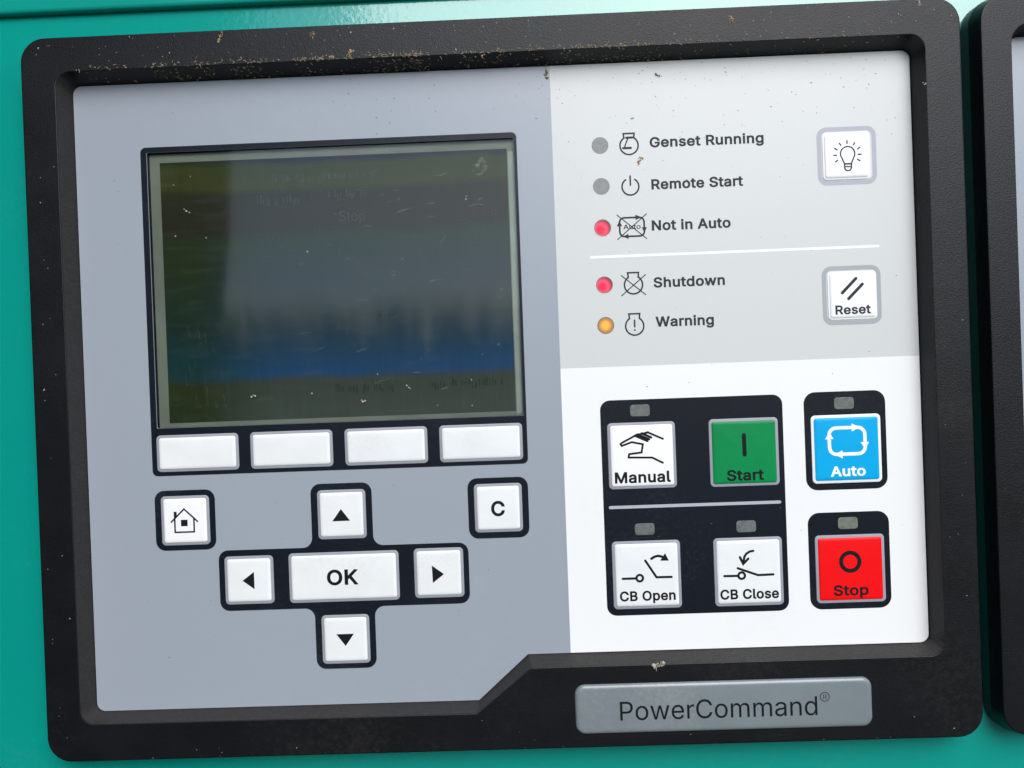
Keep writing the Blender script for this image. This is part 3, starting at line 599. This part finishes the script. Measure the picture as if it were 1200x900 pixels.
# lamp test and reset keys: ringed in grey
def s_bulb(bm):
    c = (131.2, 80.05)
    p = [(129.95, 76.4)] + arc(c, 2.6, 214, -34, 26) + [(132.45, 76.4)]
    sstroke(bm, p, .42, TZ, caps=False)
    sstroke(bm, [(129.9, 76.3), (132.5, 76.3)], .5, TZ + .004); sstroke(bm, [(130.0, 75.3), (132.4, 75.25)], .38, TZ + .008)
    sstroke(bm, [(129.9, 76.3), (129.95, 74.8), (130.4, 74.0), (131.15, 73.75), (131.95, 74.0), (132.4, 74.8), (132.45, 76.3)], .42, TZ + .012)
    for i, (a, b) in enumerate((((131.1, 84.95), (131.08, 83.6)), ((128.15, 84.1), (128.95, 83.05)), ((134.0, 84.1), (133.25, 83.05)), ((126.35, 82.3), (127.55, 81.45)), ((135.8, 82.3), (134.7, 81.45)),
                   ((125.95, 79.6), (127.3, 79.58)), ((134.85, 79.6), (136.25, 79.6)), ((126.5, 77.1), (127.65, 77.85)), ((134.6, 77.95), (135.7, 77.15)))):
        sstroke(bm, [a, b], .42, TZ, caps=False)
def s_reset(bm):
    sstroke(bm, [(127.5, 29.1), (132.65, 34.25)], .95, TZ); sstroke(bm, [(129.75, 26.9), (134.9, 32.05)], .95, TZ + .004)
def ringkey(x0, y0, x1, y1, cap, ring_m, sym, text, label):
    bm = bmesh.new(); o = rect(x0, y0, x1, y1)
    holed(bm, rpoly(o, 3.4, 8), rpoly(offs(o, 1.6), 2.0, 8), .07)
    link('ring_print', bm, ring_m, ov)
    x0, y0, x1, y1 = cap
    key(x0 - .75, y0 - .75, x1 + .75, y1 + .75, M['capw'], M['rimw'], sym, text, inset=.75, label=label, ink='inkg', rrim=1.5, rcap=1.0)
ringkey(120.3, 68.8, 141.9, 90.1, (122.9, 71.35, 138.8, 87.3), M['ringb'], s_bulb, None, 'white lamp test key with a light bulb')
ringkey(120.4, 17.4, 141.9, 39.05, (123.05, 19.95, 139.55, 36.25), M['ringg'], s_reset, ('Reset', 124.8, 137.7, 21.2, 3.35, 25), 'white Reset key')

# ------------------------------------------------------------------ screen
# well: dark walls down to the display, pale module border, display, clear pane in front
bm = bmesh.new()
wl = rpoly(WIN, .5, 3)
loops = [(rpoly(offs(WIN, -.02), .5, 3), -.46), (wl, -3.4)]
prev = None
for lp, z in loops:
    vs_ = [bm.verts.new((x, y, z)) for x, y in lp]
    if prev:
        k = len(vs_)
        for i in range(k): bm.faces.new((vs_[i], vs_[(i + 1) % k], prev[(i + 1) % k], prev[i]))
    prev = vs_
bm.faces.new(prev)
dsp = link('display', bm, M['foam'], cp)
M['lcdedge'] = mat('display_border', (.20, .235, .19), .5, .3, var=.2, vscale=.02)
bm = bmesh.new()
DX0, DX1, DY0, DY1 = -124.4, 6.2, -10.05, 87.9           # at the depth of the display itself
holed(bm, rpoly(rect(-128.2, -11.65, 8.8, 91.2), .3, 3), rpoly(rect(DX0, DY0, DX1, DY1), .2, 3), -2.15)
link('display_border', bm, M['lcdedge'], dsp)

bm = bmesh.new(); poly(bm, rect(6.55, -10.9, 8.6, 86.8), -2.05)
link('display_edge', bm, mat('lit_display_border', (.36, .43, .37), .5, .3, var=.2, vscale=.01), dsp)  # right border strip painted paler, as brightly lit

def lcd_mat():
    Mm = bpy.data.materials.new('display_with_reflection'); Mm.use_nodes = True
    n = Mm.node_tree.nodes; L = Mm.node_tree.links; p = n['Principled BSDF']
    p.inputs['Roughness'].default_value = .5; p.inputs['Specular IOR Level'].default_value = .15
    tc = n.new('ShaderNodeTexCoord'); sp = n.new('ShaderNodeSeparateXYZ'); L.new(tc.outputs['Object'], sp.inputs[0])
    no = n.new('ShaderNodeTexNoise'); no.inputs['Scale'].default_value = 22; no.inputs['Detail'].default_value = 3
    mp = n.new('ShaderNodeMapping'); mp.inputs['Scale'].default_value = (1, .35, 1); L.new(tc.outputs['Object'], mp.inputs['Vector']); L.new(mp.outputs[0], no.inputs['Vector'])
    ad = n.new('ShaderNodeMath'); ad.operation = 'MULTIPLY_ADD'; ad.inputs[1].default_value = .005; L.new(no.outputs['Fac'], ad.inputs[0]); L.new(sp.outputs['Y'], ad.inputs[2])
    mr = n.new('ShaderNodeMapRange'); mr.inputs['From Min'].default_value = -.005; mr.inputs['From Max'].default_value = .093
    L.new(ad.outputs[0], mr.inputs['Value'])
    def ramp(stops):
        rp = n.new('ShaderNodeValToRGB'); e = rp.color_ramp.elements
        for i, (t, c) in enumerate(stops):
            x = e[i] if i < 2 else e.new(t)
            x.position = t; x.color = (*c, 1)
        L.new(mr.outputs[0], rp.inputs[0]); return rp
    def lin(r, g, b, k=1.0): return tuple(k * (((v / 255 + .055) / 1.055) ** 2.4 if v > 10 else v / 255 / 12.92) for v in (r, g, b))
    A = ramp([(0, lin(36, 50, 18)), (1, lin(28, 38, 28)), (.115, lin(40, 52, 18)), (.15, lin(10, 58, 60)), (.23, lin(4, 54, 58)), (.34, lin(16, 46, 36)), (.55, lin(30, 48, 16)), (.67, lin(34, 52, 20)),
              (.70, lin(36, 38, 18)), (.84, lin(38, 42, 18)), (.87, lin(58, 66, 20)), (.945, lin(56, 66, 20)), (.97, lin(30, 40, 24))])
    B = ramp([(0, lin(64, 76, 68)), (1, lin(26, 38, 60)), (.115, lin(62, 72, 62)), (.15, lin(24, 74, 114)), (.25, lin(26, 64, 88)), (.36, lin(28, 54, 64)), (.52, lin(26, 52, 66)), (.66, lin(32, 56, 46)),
              (.71, lin(40, 42, 38)), (.84, lin(42, 46, 36)), (.87, lin(58, 66, 26)), (.945, lin(52, 66, 30)), (.97, lin(20, 36, 56))])  # blue band and pale ground of the reflection painted into the display colour
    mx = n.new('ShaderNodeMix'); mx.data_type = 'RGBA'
    xr = n.new('ShaderNodeMapRange'); xr.inputs['From Min'].default_value = -.112; xr.inputs['From Max'].default_value = -.085; L.new(sp.outputs['X'], xr.inputs['Value'])  # colours change along the edge of the mirrored dark part
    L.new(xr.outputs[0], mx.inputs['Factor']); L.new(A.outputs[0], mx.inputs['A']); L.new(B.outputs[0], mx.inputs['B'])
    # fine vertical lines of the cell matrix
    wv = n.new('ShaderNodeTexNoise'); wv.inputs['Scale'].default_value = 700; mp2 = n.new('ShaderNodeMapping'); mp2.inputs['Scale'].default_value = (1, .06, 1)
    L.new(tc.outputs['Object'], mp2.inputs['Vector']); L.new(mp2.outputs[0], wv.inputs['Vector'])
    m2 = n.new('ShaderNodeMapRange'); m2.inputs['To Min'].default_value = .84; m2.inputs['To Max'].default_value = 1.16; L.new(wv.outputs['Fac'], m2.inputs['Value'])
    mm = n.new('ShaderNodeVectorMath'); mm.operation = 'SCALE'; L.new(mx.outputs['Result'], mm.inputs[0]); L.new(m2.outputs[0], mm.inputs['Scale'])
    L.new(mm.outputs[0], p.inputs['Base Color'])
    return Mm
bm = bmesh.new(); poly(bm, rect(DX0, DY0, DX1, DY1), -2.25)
lcd = link('display_with_reflection', bm, lcd_mat(), dsp)

# faint ghosts and shadows of the display's text, painted as thin strokes
M['ghost'] = bpy.data.materials.new('text_ghost'); M['ghost'].use_nodes = True
p_ = M['ghost'].node_tree.nodes['Principled BSDF']; p_.inputs['Base Color'].default_value = (.10, .11, .10, 1); p_.inputs['Alpha'].default_value = .34; p_.inputs['Roughness'].default_value = .7
M['ghostd'] = bpy.data.materials.new('dark_text_ghost'); M['ghostd'].use_nodes = True
p_ = M['ghostd'].node_tree.nodes['Principled BSDF']; p_.inputs['Base Color'].default_value = (.004, .006, .006, 1); p_.inputs['Alpha'].default_value = .26; p_.inputs['Roughness'].default_value = .7
gr = random.Random(21)
for mt, words_ in (('ghost', ((-83, -68, 79), (-64, -42, 79.5), (-61, -45, 72.5), (-88, -72, 71))), ('ghostd', ((-92, -80, 57), (-33, -12, 57), (-58, -44, 51.5), (-58, -40, 26.5), (-61, -38, -.5), (-26, 2, 0)))):
    bm = bmesh.new()
    for x0, x1, y in words_:
        x = x0
        while x < x1:
            hh = gr.uniform(1.6, 3.4); b0 = y + gr.choice((0, 0, 0, -.9))
            stroke(bm, [(x, b0), (x + gr.uniform(-.05, .05), b0 + hh)], gr.uniform(.3, .7), -2.2, caps=False)
            x += gr.choice((.75, 1.0, 1.3, 2.4))
    o = link('text_ghost', bm, M[mt], dsp); o['kind'] = 'stuff'
link('text_ghost', text_mesh('Stop', -57.5, -47.5, 63.2, 4.0, 6, -2.2), M['ghost'], dsp)

def pane_mat():
    Mm = bpy.data.materials.new('clear_pane'); Mm.use_nodes = True
    n = Mm.node_tree.nodes; L = Mm.node_tree.links; out = n['Material Output']; n.remove(n['Principled BSDF'])
    tr = n.new('ShaderNodeBsdfTransparent'); tr.inputs[0].default_value = (.97, .98, .97, 1)
    gl = n.new('ShaderNodeBsdfGlossy'); gl.inputs['Roughness'].default_value = .052
    fr = n.new('ShaderNodeFresnel'); fr.inputs['IOR'].default_value = 1.48
    mx = n.new('ShaderNodeMixShader'); L.new(fr.outputs[0], mx.inputs[0]); L.new(tr.outputs[0], mx.inputs[1]); L.new(gl.outputs[0], mx.inputs[2])
    # thin film of dust and wiped smears
    tc = n.new('ShaderNodeTexCoord'); mp = n.new('ShaderNodeMapping'); mp.inputs['Rotation'].default_value = (0, 0, R(-12)); mp.inputs['Scale'].default_value = (1, 5, 1)
    L.new(tc.outputs['Object'], mp.inputs['Vector'])
    no = n.new('ShaderNodeTexNoise'); no.inputs['Scale'].default_value = 70; no.inputs['Detail'].default_value = 6; L.new(mp.outputs[0], no.inputs['Vector'])
    rp = n.new('ShaderNodeValToRGB'); rp.color_ramp.elements[0].position = .50; rp.color_ramp.elements[1].position = .85
    rp.color_ramp.elements[0].color = (.004, .004, .004, 1); rp.color_ramp.elements[1].color = (.022, .022, .022, 1)
    L.new(no.outputs['Fac'], rp.inputs[0])
    df = n.new('ShaderNodeBsdfDiffuse'); df.inputs[0].default_value = (.6, .62, .6, 1)
    m2 = n.new('ShaderNodeMixShader'); L.new(rp.outputs[0], m2.inputs[0]); L.new(mx.outputs[0], m2.inputs[1]); L.new(df.outputs[0], m2.inputs[2])
    L.new(m2.outputs[0], out.inputs[0]); return Mm
PANE = -1.0
bm = bmesh.new(); poly(bm, rect(-128.25, -11.65, 8.85, 91.25), PANE)
pane = link('pane', bm, pane_mat(), dsp)

def blob(bm, x, y, z, r, rnd, h=.35, n=7, stretch=1.0, ang=0):
    """irregular low lump"""
    ca, sa = math.cos(ang), math.sin(ang)
    base = []; top = []
    for k in range(n):
        t = 2 * math.pi * k / n; q = r * rnd.uniform(.55, 1.25)
        u, v = q * math.cos(t) * stretch, q * math.sin(t)
        dx, dy = u * ca - v * sa, u * sa + v * ca
        base.append(bm.verts.new((x + dx, y + dy, z))); top.append(bm.verts.new((x + dx * .55, y + dy * .55, z + h * r * rnd.uniform(.7, 1.3))))
    for k in range(n): bm.faces.new((base[k], base[(k + 1) % n], top[(k + 1) % n], top[k]))
    bm.faces.new(top)
# scratches, droplets and flecks on the pane
def film_mat(name, col, a):
    Mm = bpy.data.materials.new(name); Mm.use_nodes = True
    n = Mm.node_tree.nodes; L = Mm.node_tree.links; p = n['Principled BSDF']
    p.inputs['Base Color'].default_value = (*col, 1); p.inputs['Roughness'].default_value = .6
    tc = n.new('ShaderNodeTexCoord'); no = n.new('ShaderNodeTexNoise'); no.inputs['Scale'].default_value = 900; L.new(tc.outputs['Object'], no.inputs['Vector'])
    mr = n.new('ShaderNodeMapRange'); mr.inputs['From Min'].default_value = .35; mr.inputs['From Max'].default_value = .7; mr.inputs['To Min'].default_value = 0; mr.inputs['To Max'].default_value = a
    L.new(no.outputs['Fac'], mr.inputs['Value']); L.new(mr.outputs[0], p.inputs['Alpha'])
    return Mm
M['scratch'] = film_mat('dull_scratch', (.50, .55, .54), .13)
M['fleck'] = mat('pale_fleck', (.34, .35, .32), .7, .2)
rnd = random.Random(3)
bm = bmesh.new()
zk = 0
for i in range(70):
    x, y = (rnd.gauss(-40, 24), rnd.gauss(46, 22))
    if not -92 < x < 3: continue
    if not -8 < y < 84: continue
    ln = rnd.choice((1.5, 2, 3, 4, 5, 7)) * rnd.uniform(.6, 1.3); a = R(rnd.gauss(10, 7)); hgt = rnd.uniform(.2, .75) * (1 if ln < 4 else .6)
    n = 7; up, dn = [], []
    for k in range(n + 1):
        t = k / n; px = x + math.cos(a) * ln * t; py = y + math.sin(a) * ln * t + math.sin(t * 3) * .25
        wd = hgt * math.sin(math.pi * min(max(t, .02), .98)) * rnd.uniform(.5, 1.2)
        up.append((px, py + wd)); dn.append((px, py - wd * .6))
    zk += 1; poly(bm, up + dn[::-1], PANE + .03 + .001 * zk)
for k in range(26):                                       # wiped hairlines on the left
    x, y = rnd.uniform(-119, -100), rnd.uniform(-9, 22); zk += 1
    stroke(bm, [(x, y), (x - rnd.uniform(-.5, 1.5), y + rnd.uniform(3, 9))], rnd.uniform(.06, .16), PANE + .03 + .001 * zk, caps=False)
for (xa, ya, xb, yb) in ((-62, 34, -52, 14), (-24, 26, -6, 30.5), (-40, 36, -26, 39), (-45, 27, -34, 29.5), (-58, 31, -49, 33)):
    zk += 1; stroke(bm, [(xa, ya), ((xa + xb) / 2 + .4, (ya + yb) / 2), (xb, yb)], .13, PANE + .03 + .001 * zk)
sct = link('scratches', bm, M['scratch'], pane); sct['kind'] = 'stuff'
# dried drop near the top right corner of the screen
bm = bmesh.new()
for k in range(60):
    c = (-3.4, 81.3); t = rnd.uniform(0, 6.283); rr = rnd.gauss(.8, .22)
    blob(bm, c[0] + 2.0 * rr * math.cos(t) + .3 * rr * math.sin(t), c[1] + 3.2 * rr * math.sin(t), PANE + .10 + .002 * k, rnd.uniform(.2, .55), rnd, h=.05, stretch=2, ang=rnd.uniform(-.2, .2))
link('dried_drop', bm, M['scratch'], pane)
bm = bmesh.new()
for (x, y, r) in ((-92.6, -1.2, .55), (-91.4, -.9, .5), (-91.9, -.6, .25), (-70, -.7, .4), (-51, -4.6, .55), (-50.0, -4.2, .4), (-51.4, -3.9, .25), (-33.5, .2, .35), (-45, 5.6, .25), (-34.2, .9, .4), (-33, -.2, .25),
                  (-114.5, 69.3, .45), (-113.4, 68.7, .3), (-115.3, 70, .25), (-119.0, 60, .3), (-107.5, 59, .28), (-119, 79.2, .25), (-112.5, 82.2, .22), (-9.6, 69.5, .35), (-9.4, 70.6, .22), (-69.5, 52.4, .35), (-10, 2.2, .28), (-10, -7.4, .3), (-23, -6.8, .22)):
    blob(bm, x, y, PANE + .02, r, rnd)
fl = link('flecks', bm, M['fleck'], pane); fl['kind'] = 'stuff'

# ------------------------------------------------------------------ name plate on the frame
pl = rect(23.75, -127.3, 130.25, -109.5)
bm = solid(offs([(x, y - .35) for x, y in pl], -.75), 4.2, [(0, 8.02), (.0, 8.05)], 8)  # black sheet standing for the recess shadow, wider below the plate
plate_shadow = link('name_plate', bm, M['ink'], cp, label='silver name plate with its recess shadow painted round it')
bm = solid(pl, 3.6, [(0, 8.04), (.05, 8.35), (.3, 8.75), (.75, 9.02), (1.3, 9.17), (2.0, 9.22)], 8)
face = link('plate_face', bm, M['plate'], plate_shadow, smooth=True)
caption('PowerCommand', 39.85, 110.45, -122.45, 6.75, 1, 9.26, M['ink'], plate_shadow)
bm = bmesh.new(); stroke(bm, circ((113.2, -116.0), 1.6, 28), .26, 9.26, closed=True); link('registered_mark', bm, M['ink'], plate_shadow)
caption('R', 112.6, 113.9, -116.85, 1.7, -4, 9.262, M['ink'], plate_shadow)

# ------------------------------------------------------------------ second panel at the right edge
cp2 = root('control_panel', 'second black framed panel cut off by the right edge', 'control panel', (347, 0, 0))
OUT2 = rect(-170, -132.6, 170, 132.6); INN2 = rect(-159.2, -122.0, 159.2, 122.0); MEM2 = rect(-157.2, -120.2, 157.2, 120.2)
bezel('bezel', OUT2, 9.0, INN2, 7.0, offs(MEM2, -.12), 5.0, cp2)
bm = bmesh.new(); stack(bm, offs(MEM2, .06), 4.8, [(0, -.45), (0, 0)], 8)
link('overlay', bm, M['grey'], cp2)

# ------------------------------------------------------------------ dirt: bits of dried plant and grit
def crumb(x, y, z, size, pal, label, seed):
    r_ = random.Random(seed); bm = bmesh.new()
    ang = r_.uniform(0, 3.1)
    for k in range(r_.choice((6, 8, 9))):
        t = (k - 3.5) * size * .28
        blob(bm, math.cos(ang) * t + r_.uniform(-.3, .3) * size, math.sin(ang) * t + r_.uniform(-.3, .3) * size, 0, size * r_.uniform(.10, .32), r_, h=.8, stretch=r_.uniform(1, 1.8), ang=r_.uniform(0, 3))
    for k in range(3):
        a = r_.uniform(0, 6.2); l = size * r_.uniform(.7, 1.3)
        stroke(bm, [(0, 0), (math.cos(a) * l * .6, math.sin(a) * l * .6 + .1), (math.cos(a + .4) * l, math.sin(a + .4) * l)], size * .07, size * .2 + k * .01)
    o = link('plant_crumb', bm, M[pal]); o.rotation_euler = (R(90), 0, 0); o.location = P2W(x, y, z)
    return tag(o, label, 'debris', 'dried plant bits stuck to the panel')
for i, a in enumerate(((-96.1, 129.7, 8, 1.5, 'crumb', 'tan plant crumb on the top frame nearest its left corner'),
          (-62.1, 129.4, 8, 1.2, 'crumb', 'tan plant crumb on the top frame, above the middle of the screen'),
          (89.0, 128.4, 8, 1.7, 'crumb', 'curled tan plant crumb on the top frame above the Genset Running caption'),
          (157.3, 102.3, 7.6, 1.3, 'crumbpale', 'pale crumb on the inner edge of the right frame beside the bulb key'),
          (155.6, 131.2, 8, 1.2, 'crumbpale', 'pale crumb on the top right corner of the frame'),
          (-49.1, 121.6, 7.9, 1.8, 'crumb', 'brown tuft on the top inner edge above the screen middle'),
          (-56.0, 121.0, 7.9, 1.4, 'grit', 'dark brown tuft left of the larger tuft on the top inner edge'),
          (-.6, 119.9, 7.6, 1.5, 'crumb', 'brown tuft on the top inner edge above the right end of the screen'),
          (21.7, 114.6, .1, 1.8, 'grit', 'brown dangling tuft where grey and white prints meet at the top'),
          (54.5, -103.3, 7.9, 2.3, 'crumbpale', 'whitish splash on the lower inner edge above the name plate'))):
    crumb(*a, seed=40 + i)
for i, (x, y, s, lb) in enumerate(((63.0, 112.0, 1.2, 'curled brown fibre near the top of the light grey print'), (55.0, 80.5, 1.3, 'olive brown fleck below the Genset Running symbol'), (53.0, 96.5, .6, 'small brown fleck above the Genset Running symbol'))):
    crumb(x, y, .05, s, 'crumb' if i else 'grit', lb, seed=70 + i)

# grit: fine fibres on the top inner edge, specks over frame and sheet
rg = random.Random(11)
bm = bmesh.new()
clus = [(rg.uniform(-120, 60), rg.uniform(1, 6)) for _ in range(26)]
for k in range(900):
    cc = rg.choice(clus)
    x = rg.uniform(-150, 156) if rg.random() < .25 else rg.gauss(cc[0], cc[1])
    if not -152 < x < 156: continue
    q = rg.random()
    if q < .38: y, z = 120.0 + abs(rg.gauss(0, .7)), 8.0
    else:
        t = rg.random(); y, z = 119.7 - 2.3 * t, 7.3 - 7.0 * t
    if rg.random() < .5: blob(bm, x, y, z, rg.uniform(.12, .42), rg, h=.9, n=6, stretch=rg.uniform(1, 2), ang=rg.uniform(-.6, .6))
    else:
        a = rg.uniform(-.9, .9) + (1.57 if rg.random() < .4 else 0); l = rg.uniform(.3, 1.5); b = rg.uniform(-.5, .5)
        stroke(bm, [(x, y), (x + math.cos(a) * l * .5 + b * .2, y + math.sin(a) * l * .5), (x + math.cos(a + b) * l, y + math.sin(a + b) * l)], rg.uniform(.09, .2), z + .15 + rg.random() * .3, caps=False)
tg = link('grit', bm, M['grit']); tg.rotation_euler = (R(90), 0, 0); tag(tg, 'brown fibres and grit caught along the top inner edge of the frame', 'dirt', kind='stuff')
bm = bmesh.new()
for k in range(170):                                     # pale specks on the frame
    side = rg.random()
    if side < .62: x, y = rg.uniform(-165, 168), 121 + 10.5 * rg.random()
    elif side < .75: x, y = rg.uniform(-168, -159), rg.uniform(-130, 130)
    elif side < .84: x, y = rg.uniform(159, 168), rg.uniform(-125, 130)
    else: x, y = rg.uniform(-150, 160), -120.5 - 11 * rg.random() if rg.random() < .5 else -131.8
    if -109 > y > -128 and 22 < x < 132: continue
    if y < -118 and y > -120: continue
    blob(bm, x, y, 8.0, rg.uniform(.05, .17) * (1.8 if rg.random() < .08 else 1), rg, stretch=rg.uniform(1, 2.2), ang=rg.uniform(0, 3), n=6)
t2 = link('grit', bm, M['crumbpale']); t2.rotation_euler = (R(90), 0, 0); tag(t2, 'pale specks of dust scattered on the black frame', 'dirt', kind='stuff')
bm = bmesh.new()
for k in range(340):                                     # dark specks on the printed sheet
    if rg.random() < .62: x, y = rg.uniform(-60, 150), 116 - abs(rg.gauss(0, 20))
    else: x, y = rg.uniform(-150, 150), rg.uniform(-112, 112)
    if -129 < x < 10 and -30 < y < 93: continue
    if y < -98 and x > -14: continue
    if 119 < x < 143 and (67 < y < 91 or 16 < y < 40): continue
    s = rg.uniform(.05, .16)
    blob(bm, x, y, .07, s, rg, stretch=rg.uniform(1, 2.8), ang=rg.uniform(-.6, .9), n=6, h=.5)
t3 = link('grit', bm, M['speck']); t3.rotation_euler = (R(90), 0, 0); tag(t3, 'fine dark specks of dirt scattered over the printed sheet', 'dirt', kind='stuff')
